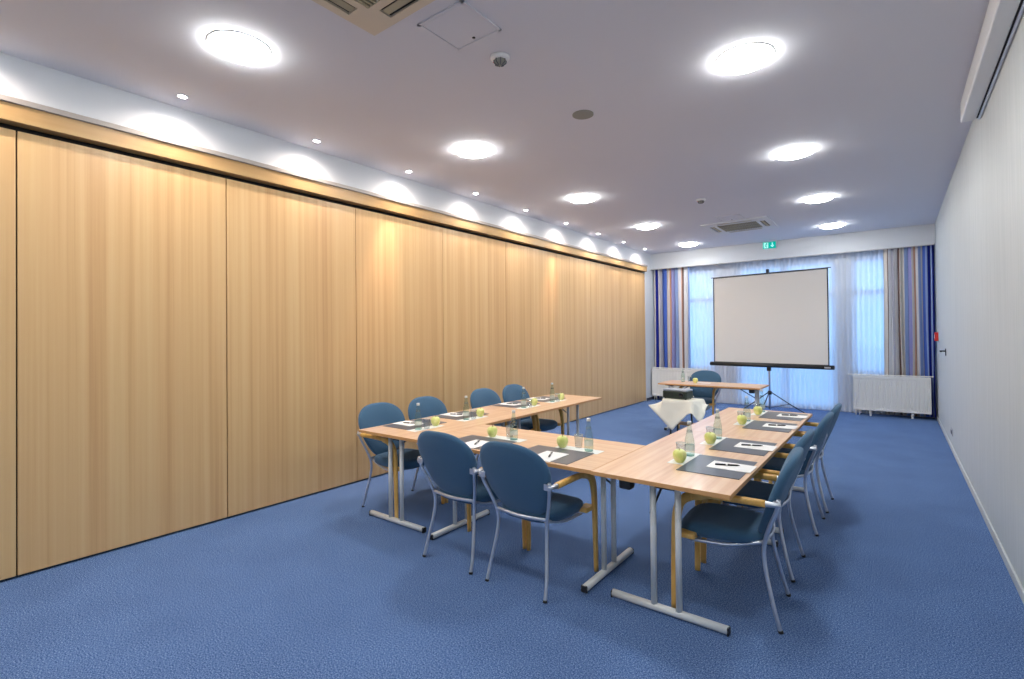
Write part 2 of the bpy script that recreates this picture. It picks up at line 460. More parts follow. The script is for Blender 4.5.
detector('white smoke detector with dark cage and red indicator, beside the near hatch', -2.0, 2.52)
detector('small smoke detector before the far air conditioner', -2.05, 6.89)
bm = NB(); lathe(bm, [(.086, 0), (.086, -.006), (.078, -.009), (.01, -.011)], 32, c=(-2.0, 3.60, H))
tag(link('ceiling_speaker', bm, M['speaker']), 'flat round grey-beige ceiling loudspeaker in the middle of the ceiling', 'loudspeaker')

# linear housing, upper right
t = thing('screen_housing', 'long white rectangular blind housing on the ceiling along the right wall', 'blind housing', (XR - .06, 3.1, H))
bm = NB()
box(bm, -.058, .030, -2.2, 2.18, -.160, 0, .006); link('casing', bm, M['white_plastic'], t)
bm = NB(); box(bm, .030, .042, -2.195, 2.17, -.150, 0); link('slot', bm, M['gap'], t)
bm = NB(); box(bm, .042, .059, -2.2, 2.18, -.160, 0, .004); link('wall_rail', bm, M['steel'], t)

# exit sign on the header
t = thing('exit_sign', 'small lit green emergency exit sign on the header above the screen', 'exit sign', (-1.955, YF - .03, 3.215))
bm = NB(); box(bm, -.125, .125, -.03, 0, -.078, .070, .004); link('housing', bm, M['white_plastic'], t)
bm = NB(); box(bm, -.117, .117, -.033, -.030, -.070, .062); link('green_panel', bm, M['exit_green'], t)
bm = NB(); y0, y1 = -.0345, -.033
box(bm, -.098, -.018, y0, y1, -.055, .048)                     # white doorway
link('doorway_symbol', bm, M['exit_white'], t)
bm = NB()
y0, y1 = -.036, -.0345
lathe(bm, [(.011, 0), (.0001, .001)], 12)
for v in bm.verts: v.co = Vector((v.co.x - .045, y0 + v.co.z, v.co.y + .034))
def bar2(x0, z0, x1, z1, w):
    d = Vector((x1 - x0, 0, z1 - z0)); q = Vector((-d.z, 0, d.x)).normalized() * w / 2
    p = [Vector((x0, 0, z0)) + q, Vector((x1, 0, z1)) + q, Vector((x1, 0, z1)) - q, Vector((x0, 0, z0)) - q]
    a = [bm.verts.new((v.x, y0, v.z)) for v in p]; b = [bm.verts.new((v.x, y1, v.z)) for v in p]
    bm.faces.new(a); bm.faces.new(b[::-1])
    for k in range(4): bm.faces.new((a[k], a[(k + 1) % 4], b[(k + 1) % 4], b[k]))
bar2(-.048, .022, -.062, -.012, .016); bar2(-.062, -.010, -.042, -.028, .011); bar2(-.042, -.026, -.050, -.05, .010)
bar2(-.062, -.010, -.080, -.034, .011); bar2(-.080, -.034, -.094, -.032, .009)
bar2(-.048, .020, -.028, .006, .008); bar2(-.052, .020, -.076, .014, .008); bar2(-.076, .014, -.084, .000, .008)
link('running_figure_symbol', bm, M['exit_green'], t)
bm = NB(); bar2(.055, .045, .055, -.012, .018); bar2(.028, -.006, .058, -.040, .016); bar2(.082, -.006, .052, -.040, .016)
link('arrow_symbol', bm, M['exit_white'], t)

# ------------------------------------------------------------------ right wall fittings
bm = NB(); box(bm, XR - .045, XR, 10.55, 10.70, 1.33, 1.47, .006)
al = tag(link('fire_alarm_box', bm, M['red']), 'small red fire alarm box on the right wall by the curtain', 'fire alarm')
bm = NB(); box(bm, XR - .048, XR - .045, 10.59, 10.66, 1.37, 1.43); link('glass_plate', bm, M['paper'], al)
t = thing('door_handle', 'black lever handle on the right wall near the curtains', 'handle', (XR, 9.09, 1.20))
bm = NB(); box(bm, -.008, 0, -.03, .03, -.05, .05, .004); link('rosette', bm, M['black'], t)
bm = NB(); tube(bm, [(-.005, 0, .015), (-.05, 0, .015), (-.06, -.02, .015), (-.06, -.11, .012)], .010, n=8); link('lever', bm, M['black'], t)
def socket(label, y, z):
    t = thing('wall_socket', label, 'socket', (XR, y, z))
    bm = NB(); box(bm, -.010, 0, -.085, .085, -.045, .045, .004); link('plate', bm, plain('socket_grey', (.45, .46, .52), .4), t)
    for s in (-1, 1):
        bm = NB(); lathe(bm, [(.026, 0), (.024, .004), (.002, .002)], 18)
        for v in bm.verts: v.co = Vector((-.010 - v.co.z, v.co.x + s * .042, v.co.y))
        link('outlet', bm, M['dark_steel'], t)
socket('grey double power socket low on the right wall', 8.30, .235)
bm = NB(); box(bm, XR - .009, XR, 10.78, 10.86, .20, .28, .003)
tag(link('wall_socket', bm, M['white_plastic']), 'small white socket low on the right wall beside the radiator', 'socket')

# ------------------------------------------------------------------ curtains, radiators
def curtain_mesh(x0, x1, z0, z1, y, amp, folds, seed, nz=14, gather=.0, pinch=.2):
    rnd = random.Random(seed); ph = [rnd.uniform(0, 2 * PI) for _ in range(6)]
    bm = NB(); uvl = bm.loops.layers.uv.new('UVMap')
    n = int(folds * 12); grid = []
    for j in range(nz + 1):
        v = j / nz; z = z0 + (z1 - z0) * v; row = []
        for i in range(n + 1):
            u = i / n
            w = u * folds * 2 * PI + .9 * math.sin(u * 9 + ph[0]) + .6 * math.sin(u * 23 + ph[1]) + .25 * math.sin(v * 3 + u * 11 + ph[2])
            a = amp * (1 - .45 * v) * (0.75 + .35 * math.sin(u * 17 + ph[3]))
            x = x0 + (x1 - x0) * u + .25 * amp * math.sin(2 * w + .4) + .012 * math.sin(v * 4 + u * 13 + ph[4]) * (1 - v)
            x = min(max(x, x0), x1)
            row.append((bm.verts.new((x, y + a * math.sin(w), z)), u, v))
        grid.append(row)
    for j in range(nz):
        for i in range(n):
            q = [grid[j][i], grid[j][i + 1], grid[j + 1][i + 1], grid[j + 1][i]]
            f = bm.faces.new([k[0] for k in q]); f.smooth = True
            for lp, k in zip(f.loops, q): lp[uvl].uv = (min(k[1], .9999), k[2])
    return bm

cream, peach, lblue, blue, navy, lav, white, brown, grey = (.66, .62, .58), (.62, .36, .26), (.30, .40, .66), (.07, .14, .50), (.01, .02, .25), (.30, .30, .56), (.74, .74, .76), (.17, .11, .10), (.36, .36, .42)
drapeL = stripe_mat('stripes_left', [cream, navy, white, grey, blue, cream, peach, lav, lblue, white, peach, brown, white, lblue],
                    [.6, .7, .8, .8, 1.3, .8, .6, 1.1, .8, 1.0, .6, .3, 1.2, .6])
drapeR = stripe_mat('stripes_right', [cream, brown, white, grey, white, brown, cream, lblue, navy, lav, cream, peach, white, lblue, cream, blue, lblue, navy, lblue, navy],
                    [1.5, .45, 1.3, .8, 1.4, .5, 1.7, .9, .4, .9, .9, .4, 1.1, .8, 1.0, .6, .9, .8, .5, .7])
o = link('striped_curtain', curtain_mesh(XL + .02, -3.56, .03, 2.96, YF + .07, .06, 9, 3), drapeL)
tag(o, 'blue, cream and peach striped drape at the left end of the window wall', 'curtain')
o = link('striped_curtain', curtain_mesh(-.17, XR - .015, .03, 2.96, YF + .07, .062, 8, 11), drapeR)
tag(o, 'blue, cream and brown striped drape in the right corner behind the radiator', 'curtain')
o = link('sheer_curtain', curtain_mesh(XL + .03, XR - .03, .015, 2.96, YF + .165, .022, 62, 5, nz=8), M['sheer'])
tag(o, 'wide translucent white sheer curtain across the whole window wall', 'curtain')
bm = NB(); box(bm, XL, XR, YF + .04, YF + .17, 2.962, 2.985); struct('trim_curtain_rail', bm, M['white_plastic'])
bm = NB(); box(bm, XL, XR, YF, YW, 2.99, H); struct('trim_soffit', bm, M['header'])

def radiator(label, x0, x1, z0=.10, z1=.695):
    t = thing('radiator', label, 'radiator', ((x0 + x1) / 2, YF - .07, 0)); a = (x1 - x0) / 2
    bm = NB()
    n = int((x1 - x0) / .0333)
    pts = []
    for i in range(n):
        xa = -a + 2 * a * i / n; w = 2 * a / n
        pts += [(xa, 0), (xa + w * .30, 0), (xa + w * .42, .010), (xa + w * .80, .010), (xa + w * .92, 0)]
    pts.append((a, 0))
    zs = [z0, z0 + .03, z0 + .045, z1 - .045, z1 - .03, z1]
    rows = []
    for k, z in enumerate(zs):
        f = 1 if k in (2, 3) else 0
        rows.append([bm.verts.new((x, -.045 + d * f, z)) for x, d in pts])
    for r0, r1 in zip(rows, rows[1:]):
        for i in range(len(pts) - 1): bm.faces.new((r0[i], r0[i + 1], r1[i + 1], r1[i]))
    link('front_panel', bm, M['rad'], t)
    bm = NB(); box(bm, -a, a, .030, .040, z0, z1); link('rear_panel', bm, M['rad'], t)
    for s in (-1, 1):
        bm = NB(); box(bm, min(s * a, s * (a - .004)), max(s * a, s * (a - .004)), -.046, .042, z0 - .002, z1 + .004, .001); link('side_cover', bm, M['rad'], t)
    bm = NB()
    k = -a + .012
    while k < a - .01: box(bm, k, k + .010, -.044, .038, z1 - .004, z1 + .006); k += .022
    box(bm, -a, a, -.046, -.038, z1 - .006, z1 + .010); box(bm, -a, a, .032, .042, z1 - .006, z1 + .010)
    link('top_grille', bm, M['rad'], t)
    for xx in (-a + .04, -a + .09):
        bm = NB(); tube(bm, [(xx, 0, z0 + .01), (xx, 0, 0)], .009, n=8, sm=0); link('pipe', bm, M['rad'], t)
    bm = NB()
    for xx in (-a + .25, a - .25): box(bm, xx - .015, xx + .015, -.02, .02, 0, z0 + .01)
    link('bracket', bm, M['rad'], t)
radiator('white ribbed radiator at the right end of the window wall', -.62, .46)
radiator('white ribbed radiator at the left corner behind the head table', -4.37, -3.30)
bm = NB(); box(bm, -.70, .50, YF - .035, YF + .0, .712, .728, .003); struct('trim_sill_right', bm, M['rad'])
bm = NB(); box(bm, -4.39, -3.20, YF - .035, YF + .0, .712, .728, .003); struct('trim_sill_left', bm, M['rad'])

# ------------------------------------------------------------------ tables
TH = .727
def make_table(label, cx, cy, rz, L, W, footlen=.645, inset=(.10, .10), latch=None, brace_sign=1, foot_dy=0, group='beech conference tables'):
    t = thing('conference_table', label, 'table', (cx, cy, 0), rz, group)
    bm = NB(); box(bm, -L / 2 + .0015, L / 2 - .0015, -W / 2 + .0015, W / 2 - .0015, TH - .0225, TH, .0012); link('tabletop', bm, M['table'], t)
    bm = NB()
    for s in (-1, 1):
        box(bm, min(s * L / 2, s * (L / 2 - .0013)), max(s * L / 2, s * (L / 2 - .0013)), -W / 2, W / 2, TH - .0222, TH - .0006)
        box(bm, -L / 2, L / 2, min(s * W / 2, s * (W / 2 - .0013)), max(s * W / 2, s * (W / 2 - .0013)), TH - .0222, TH - .0006)
    link('edge_band', bm, M['edge'], t)
    bm = NB()
    for s in (-1, 1): box(bm, -L / 2 + .07, L / 2 - .07, s * .16 - .011, s * .16 + .011, TH - .045, TH - .0225, .002)
    link('rail', bm, M['dark_steel'], t)
    for s, ins in ((-1, inset[0]), (1, inset[1])):
        x = s * (L / 2 - ins)
        bm = NB()
        h = footlen / 2
        tube(bm, [(x, -h + foot_dy, .0235), (x, h + foot_dy, .0235)], .021, .0185, n=14, sm=0, up=(1, 0, 0), prof=2.6)
        for q in (-.068, .068):
            tube(bm, [(x, q + foot_dy, .03), (x, q + foot_dy, TH - .03)], .0165, .0165, n=14, sm=0)
        box(bm, x - .018, x + .018, -.17 + foot_dy, .17 + foot_dy, TH - .050, TH - .0230, .003)
        lg = link('leg', bm, M['leg_paint'], t)
        for e in (-1, 1):
            bm = NB(); y = e * (h + .004) + foot_dy
            box(bm, x - .0215, x + .0215, min(y, y - e * .012), max(y, y - e * .012), 0, .0415, .008, 2)
            link('foot_cap', bm, M['black'], lg)
        bm = NB(); xi = x - s * .30
        tube(bm, [(x - s * .005, .085 + foot_dy, .52), (xi, .085 + foot_dy, TH - .035)], .007, .007, n=8, sm=0); link('stay', bm, M['dark_steel'], t)
        bm = NB(); box(bm, x - s * .02 - .03, x - s * .02 + .03, -.075 + foot_dy, .075 + foot_dy, TH - .062, TH - .024, .006); link('hinge', bm, M['black'], t)
    if latch:
        lx, ly = latch
        bm = NB(); box(bm, lx - .035, lx + .035, ly - .035, ly + .035, TH - .085, TH - .023, .012, 2); link('latch', bm, M['black'], t)
    return t
ZT = TH
WL, WR = .70, .745
cL, cR = -3.19, -1.005
make_table('beech-topped folding table nearest the panels, near end of the left row', cL, 2.53 + .7425, PI / 2, 1.485, WL, inset=(.10, .09))
make_table('beech-topped folding table at the far end of the left row', cL, 4.0155 + .7425, PI / 2, 1.485, WL, inset=(.175, .10), latch=(.68, -.10))
make_table('beech-topped cross table joining the two rows, two chairs on its near side', -2.1085, 2.92, 0, 1.459, .78, inset=(.11, .075), foot_dy=-.03)
make_table('beech-topped folding table in the foreground, near end of the right row', cR, 2.52 + .74, PI / 2, 1.48, WR, footlen=.63, foot_dy=-.015, inset=(.11, .09), latch=(-.66, .19))
make_table('beech-topped folding table at the far end of the right row', cR, 4.001 + .74, PI / 2, 1.48, WR, inset=(.175, .10))
make_table('beech-topped head table standing alone in front of the projection screen', -2.215, 7.86, 0, 1.45, .60, footlen=.54, latch=(.60, -.20))

# ------------------------------------------------------------------ chairs
def make_chair():
    t = thing('armchair', '', 'chair')
    # seat
    def outline(sc, z, dz=0):
        pts = []
        for k in range(40):
            a = 2 * PI * k / 40; c, s = math.cos(a), math.sin(a)
            x = math.copysign(abs(c) ** .55, c); y = math.copysign(abs(s) ** .6, s)
            hw = .205 + .03 * (y + 1) / 2
            px, py = x * hw * sc, .042 + y * .225 * sc
            zz = z - (max(0, py - .15) ** 2) * 1.6 + dz
            pts.append((px, py, zz))
        return pts
    bm = NB()
    rings_mesh(bm, [outline(.3, .385), outline(.80, .388), outline(.93, .396), outline(.985, .412), outline(1, .430), outline(.985, .447), outline(.93, .458), outline(.75, .464), outline(.4, .462), outline(.1, .461)])
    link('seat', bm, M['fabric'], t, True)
    # backrest
    def yb(z): return -.155 - .175 * ((z - .43) / .45) - .012 * math.sin(PI * (z - .43) / .45)
    def back_ring(sc, dy):
        pts = []
        for k in range(56):
            a = 2 * PI * k / 56; c, s = math.cos(a), math.sin(a)
            if s >= 0: x = .253 * math.copysign(abs(c) ** (2 / 2.6), c); z = .705 + .178 * abs(s) ** (2 / 2.3)
            else:
                z = .705 - .275 * abs(s) ** (2 / 3.6); tt = (.705 - z) / .275
                x = (.253 - .078 * tt ** 1.3) * math.copysign(abs(c) ** (2 / 5), c)
            x *= sc; z = .66 + (z - .66) * sc
            pts.append((x, yb(z) + dy + .55 * x * x, z))
        return pts
    bm = NB()
    rings_mesh(bm, [back_ring(.08, -.020), back_ring(.5, -.021), back_ring(.86, -.020), back_ring(.965, -.015), back_ring(.995, -.004), back_ring(1.0, .004),
                    back_ring(.985, .016), back_ring(.93, .026), back_ring(.6, .033), back_ring(.08, .034)])
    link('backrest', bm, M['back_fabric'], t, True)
    # seat frame
    bm = NB()
    tube(bm, [(-.182, -.178, .432), (-.05, -.194, .428), (.05, -.194, .428), (.182, -.178, .432)], .011, .008, n=8, up=(0, 0, 1))
    tube(bm, [(-.168, -.170, .42), (-.19, 0, .378), (-.20, .19, .372)], .010, n=8)
    tube(bm, [(.168, -.170, .42), (.19, 0, .378), (.20, .19, .372)], .010, n=8)
    tube(bm, [(-.20, .15, .372), (.20, .15, .372)], .010, n=8, sm=0)
    link('seat_frame', bm, M['steel'], t)
    for s in (-1, 1):
        bm = NB()
        tube(bm, [(s * .250, -.250, .672), (s * .242, -.238, .61), (s * .214, -.204, .52), (s * .186, -.178, .43), (s * .178, -.172, .35), (s * .187, -.188, .24), (s * .205, -.220, .10), (s * .212, -.248, 0.0)],
             .0105, n=10, up=(1, 0, 0))
        rl = link('rear_leg', bm, M['steel'], t)
        bm = NB(); tube(bm, [(s * .211, -.245, .012), (s * .2125, -.2485, 0)], .0125, n=10, sm=0); link('glide', bm, M['black'], rl)
        bm = NB()
        tube(bm, [(s * .238, -.230, .648), (s * .256, -.250, .647), (s * .260, -.222, .646), (s * .261, -.185, .646)], lambda u: .016 - .003 * math.sin(u * PI), n=10, sm=4)
        box(bm, min(s * .215, s * .262), max(s * .215, s * .262), -.256, -.248, .628, .664, .003)
        link('arm_joint', bm, M['steel'], t)
        bm = NB()
        tube(bm, [(s * .261, -.192, .646), (s * .261, -.08, .647), (s * .261, .06, .645), (s * .261, .15, .633), (s * .261, .215, .595), (s * .261, .242, .52), (s * .261, .252, .40), (s * .261, .258, .20), (s * .262, .262, 0.0)],
             lambda u: (.0175 if u < .45 else .0175 - .006 * (u - .45) / .55), lambda u: (.0175 if u < .3 else .0245 - .008 * max(0, (u - .6) / .4)), n=12, up=(1, 0, 0), prof=3.0)
        al = link('arm', bm, M['arm'], t)
        bm = NB(); box(bm, min(s * .195, s * .262), max(s * .195, s * .262), .150, .252, .392, .420, .005); link('arm_bracket', bm, M['arm'], al)
    return t
chair0 = make_chair()
def vary(): return random.uniform(-.02, .02)
CH = [
    (-2.350, 2.595, 0, 'teal upholstered armchair, left of the two backs facing the camera at the cross table'),
    (-1.788, 2.590, 0, 'teal upholstered armchair, right of the two backs facing the camera, wooden arm visible'),
    (-3.490, 2.925, -PI / 2, 'blue upholstered armchair nearest the camera on the beech panel side'),
    (-3.485, 3.488, -PI / 2, 'blue upholstered armchair by the panels, second from the camera'),
    (-3.490, 4.390, -PI / 2, 'blue upholstered armchair by the panels, third from the camera'),
    (-3.480, 4.955, -PI / 2, 'blue upholstered armchair by the panels, farthest from the camera'),
    (-.735, 2.995, PI / 2 + R(4), 'teal upholstered armchair in the right foreground, nearest of the right row'),
    (-.755, 3.63, PI / 2, 'teal upholstered armchair directly behind the nearest one of the right row'),
    (-.725, 4.500, PI / 2, 'teal upholstered armchair, third from the camera in the right row'),
    (-.715, 5.095, PI / 2, 'teal upholstered armchair at the far end of the right row'),
    (-2.465, 8.13, PI, 'blue upholstered armchair behind the head table, facing the room'),
]
for i, (x, y, rz, lab) in enumerate(CH):
    if i == 0:
        chair0.location = (x, y, 0); chair0.rotation_euler = (0, 0, rz); chair0['label'] = lab; chair0['group'] = 'upholstered armchairs around the tables'
    else: dup(chair0, (x, y, 0), rz, lab, 'upholstered armchairs around the tables')

# ------------------------------------------------------------------ place settings
def make_bottle():
    t = thing('water_bottle', '', 'bottle')
    pr = [(.003, .004), (.024, .002), (.0285, .006), (.029, .014), (.029, .078), (.0285, .090), (.0245, .112), (.0195, .135), (.0155, .158), (.0128, .180), (.0115, .196), (.013, .199), (.013, .204), (.0115, .206)]
    bm = NB(); lathe(bm, pr, 24); link('glass_body', bm, M['glass'], t)
    bm = NB(); lathe(bm, [(.0130, .197), (.0130, .213), (.011, .216), (.002, .217)], 20); link('cap', bm, M['cap'], t)
    bm = NB(); lathe(bm, [(.0295, .036), (.0295, .070)], 24, caps=False); link('label', bm, M['wlabel'], t)
    bm = NB(); lathe(bm, [(.0183, .144), (.0158, .160)], 24, caps=False); link('neck_label', bm, M['nlabel'], t)
    bm = NB(); lathe(bm, [(.003, .001), (.026, .000), (.028, .007), (.003, .009)], 24); link('thick_base', bm, M['gbase'], t)
    return t
def tr_mat(name, col, a):
    m, n, l, b = new_mat(name); b.inputs['Base Color'].default_value = (*col, 1); b.inputs['Alpha'].default_value = a; b.inputs['Roughness'].default_value = .4
    return m
M['wlabel'] = tr_mat('printed_white', (.80, .86, .84), .5)
M['nlabel'] = tr_mat('neck_label', (.22, .28, .28), .3)
M['gbase'] = tr_mat('aqua_glass_base', (.45, .78, .75), .45)
def make_glass():
    t = thing('drinking_glass', '', 'glass')
    bm = NB()
    lathe(bm, [(.002, .002), (.022, .000), (.024, .006), (.027, .05), (.030, .088), (.0285, .088), (.0255, .05), (.022, .012), (.002, .010)], 24); link('tumbler', bm, M['tumbler'], t)
    bm = NB(); lathe(bm, [(.0305, .0845), (.0312, .0865), (.0305, .0885)], 24, caps=False); link('rim', bm, M['label'], t)
    return t
def apple_mat():
    m, n, l, b = new_mat('green_apple')
    tc = n.new('ShaderNodeTexCoord'); ns = n.new('ShaderNodeTexNoise'); ns.inputs['Scale'].default_value = 22; ns.inputs['Detail'].default_value = 3
    r = ramp(n, [(.35, (.68, .76, .22)), (.6, (.86, .87, .38))])
    l.new(tc.outputs['Object'], ns.inputs['Vector']); l.new(ns.outputs['Fac'], r.inputs['Fac']); l.new(r.outputs['Color'], b.inputs['Base Color'])
    b.inputs['Roughness'].default_value = .3
    b.inputs['Subsurface Weight'].default_value = .15; b.inputs['Subsurface Radius'].default_value = (.01, .01, .004)
    return m
M['apple'] = apple_mat(); M['stem'] = plain('stem', (.12, .07, .03), .7)
def make_apple():
    t = thing('green_apple', '', 'apple')
    pr = [(.002, .008), (.010, .001), (.018, .000), (.028, .010), (.0365, .026), (.0395, .043), (.038, .058), (.031, .070), (.021, .076), (.012, .074), (.004, .068), (.001, .066)]
    bm = NB(); lathe(bm, pr, 28); link('flesh', bm, M['apple'], t)
    bm = NB(); tube(bm, [(0, 0, .066), (.001, .001, .078), (.004, .002, .088)], .0016, n=6, sm=3); link('stem', bm, M['stem'], t)
    return t
def make_pen():
    t = thing('ballpoint_pen', '', 'pen')
    def cyl(prof, mat, name):
        bm = NB(); lathe(bm, prof, 12)
        for v in bm.verts: v.co = Vector((v.co.z, v.co.x, v.co.y + .0055))
        link(name, bm, mat, t)
    cyl([(.001, -.070), (.0048, -.055), (.0052, -.004)], M['black'], 'barrel')
    cyl([(.0054, -.004), (.0054, .006)], M['paper'], 'ring')
    cyl([(.0052, .006), (.005, .060), (.002, .064)], M['black'], 'cap')
    bm = NB(); box(bm, .02, .06, -.002, .002, .0105, .0125); link('clip', bm, M['steel'], t)
    return t
protos = {}
def put(kind, maker, loc, rz, lab, grp):
    if kind not in protos:
        t = maker(); protos[kind] = t; t.location = loc; t.rotation_euler = (0, 0, rz); t['label'] = lab; t['group'] = grp
    else: dup(protos[kind], loc, rz, lab, grp)
def slab(name, cx, cy, w, d, z, h, rz, mat, lab, cat, grp, bev=.0):
    bm = NB(); box(bm, -w / 2, w / 2, -d / 2, d / 2, 0, h, bev)
    o = link(name, bm, mat, None, loc=(cx, cy, z)); o.rotation_euler = (0, 0, rz)
    return tag(o, lab, cat, grp)
pages = {}
def setting(ox, oy, rz, where, full=True, pr=.0, pen=True, glass_uv=(.092, .438), ud=0):
    """origin at the table edge in front of the sitter; v points into the table, u to the sitter's right"""
    c, s = math.cos(rz), math.sin(rz)
    def P(u, v): return ox + u * c - v * s, oy + u * s + v * c
    z = TH + .0004
    if full:
        x, y = P(0 + ud, .195)
        slab('desk_pad', x, y, .435, .335, z, .003, rz, M['pad'], 'dark grey desk pad at ' + where, 'desk pad', 'desk pads at the places', .001)
        x, y = P(.02 + ud, .125)
        slab('note_paper', x, y, .165, .235, z + .0032, .002, rz + pr, M['paper'], 'white sheet of note paper on the pad at ' + where, 'note paper', 'note paper on the desk pads')
        if pen:
            x, y = P(.02 + ud, .15)
            put('pen', make_pen, (x, y, z + .0054), rz + R(112) + pr * 2, 'black pen lying on the note paper at ' + where, 'pens on the note paper')
    x, y = P(.075 + ud, .408)
    slab('napkin', x, y, .33, .105, z, .0016, rz, M['napkin'], 'white paper napkin under bottle and apple at ' + where, 'napkin', 'paper napkins on the tables')
    z += .0018
    x, y = P(.155 + ud, .405); put('bottle', make_bottle, (x, y, z), rz, 'clear glass water bottle on the napkin at ' + where, 'water bottles on the tables')
    x, y = P(-.045 + ud, .400); put('apple', make_apple, (x, y, z), rz + 1, 'yellow-green apple on the napkin at ' + where, 'apples on the tables')
    x, y = P(glass_uv[0] + ud, glass_uv[1]); put('glass', make_glass, (x, y, z), rz, 'small clear drinking glass on the napkin at ' + where, 'drinking glasses on the tables')
XRE, XLE = cR + WR / 2, cL - WL / 2
for y, w in ((3.03, 'the nearest place of the right row'), (3.655, 'the second place of the right row'), (4.56, 'the third place of the right row'), (5.175, 'the farthest place of the right row')):
    setting(XRE, y, PI / 2, w, pr=vary())
for y, w in ((2.965, 'the nearest place of the left row'), (3.545, 'the second place of the left row'), (4.435, 'the third place of the left row'), (4.99, 'the farthest place of the left row')):
    setting(XLE + .01, y, -PI / 2, w, pr=vary())
setting(-2.39, 2.53, 0, 'the left place of the cross table', pr=.04)
setting(-1.77, 2.53, 0, 'the right place of the cross table', pr=.02, glass_uv=(.05, .455))
# head table: apple, paper, bottle, glass
hz = TH + .0004
slab('note_paper', -2.36, 7.93, .21, .10, hz, .0012, .1, M['paper'], 'white paper lying beside the apple on the head table', 'note paper', 'note paper on the head table')
put('apple', make_apple, (-2.46, 7.86, hz), 0, 'yellow-green apple on the head table', 'apples on the tables')
put('bottle', make_bottle, (-2.69, 7.98, hz), 0, 'clear glass water bottle on the left part of the head table', 'water bottles on the tables')
put('glass', make_glass, (-2.60, 8.02, hz), 0, 'small drinking glass beside the bottle on the head table', 'drinking glasses on the tables')

# ------------------------------------------------------------------ projection screen on its tripod
def v3(x, y, z): return Vector((x, y, z))
t = thing('projection_screen', 'white portable projection screen with black edges on a tripod', 'projection screen', (-1.82, 10.03, 0), R(-9))
SWL, SWR = -.99, .955; Z0, Z1 = .93, 2.56
bm = NB(); box(bm, SWL, SWR, -.043, -.0405, Z0, Z1); link('screen_fabric', bm, plain('screen_white', (.86, .85, .82), .85), t)
bm = NB()
box(bm, SWL - .004, SWL + .014, -.0445, -.0400, Z0, Z1); box(bm, SWR - .014, SWR + .004, -.0445, -.0400, Z0, Z1)
box(bm, SWL, SWR, -.0445, -.0400, Z1 - .016, Z1); box(bm, SWL, SWR, -.0445, -.0400, Z0, Z0 + .012)
link('black_border', bm, M['black'], t)
bm = NB(); tube(bm, [(SWL - .045, -.042, Z1 + .004), (SWR + .045, -.042, Z1 + .004)], .009, n=8, sm=0); link('top_bar', bm, M['dark_steel'], t)
bm = NB(); tube(bm, [(SWL - .075, -.05, Z0 - .030), (SWR + .075, -.05, Z0 - .030)], .035, .030, n=12, sm=0, prof=3); link('roller_case', bm, M['black'], t)
bm = NB(); box(bm, SWR - .06, SWR + .03, -.087, -.084, Z0 - .045, Z0 - .020); link('maker_plate', bm, M['steel'], t)
bm = NB(); tube(bm, [(0, 0, .12), (0, 0, 1.3)], .016, n=12, sm=0); tube(bm, [(0, 0, 1.3), (0, 0, Z1 + .05)], .012, n=12, sm=0); link('pole', bm, M['steel'], t)
bm = NB(); box(bm, -.02, .02, -.05, .015, Z1 - .01, Z1 + .075, .005); link('hook', bm, M['black'], t)
bm = NB(); box(bm, -.03, .03, -.05, .02, Z0 - .13, Z0 - .03, .006); link('case_clamp', bm, M['black'], t)
bm = NB(); lathe(bm, [(.02, .37), (.034, .38), (.034, .43), (.02, .44)], 14); link('hub', bm, M['black'], t)
for a in (R(38), R(158), R(272)):
    bm = NB(); d = (math.cos(a), math.sin(a))
    tube(bm, [(.03 * d[0], .03 * d[1], .41), (.35 * d[0], .35 * d[1], .19), (.64 * d[0], .64 * d[1], .012)], .0095, .0095, n=8, sm=0)
    lg = link('leg', bm, M['black'], t)
    bm = NB(); tube(bm, [(.02 * d[0], .02 * d[1], .14), (.33 * d[0], .33 * d[1], .20)], .006, n=6, sm=0); link('strut', bm, M['dark_steel'], lg)

# ------------------------------------------------------------------ projector trolley, cloth, projector
TX, TY, TZ, TA = -2.42, 7.17, .557, R(-9)
def rot2(x, y, a=TA): return TX + x * math.cos(a) - y * math.sin(a), TY + x * math.sin(a) + y * math.cos(a)
t = thing('projector_trolley', 'small square trolley standing under the white cloth', 'trolley', (TX, TY, 0), TA)
bm = NB(); box(bm, -.215, .215, -.155, .155, TZ - .022, TZ - .001, .003); link('tabletop', bm, M['edge'], t)
for sx in (-1, 1):
    for sy in (-1, 1):
        lx, ly = sx * .16, sy * .10 + .03
        bm = NB(); tube(bm, [(lx, ly, .055), (lx, ly, TZ - .022)], .012, n=10, sm=0); lg = link('leg', bm, M['dark_steel'], t)
        bm = NB(); tube(bm, [(lx - .013, ly, .028), (lx + .013, ly, .028)], .028, n=16, sm=0, up=(0, 1, 0)); link('castor', bm, M['black'], lg)
bm = NB(); box(bm, -.17, .17, -.08, .14, .20, .212, .002); link('shelf', bm, M['edge'], t)

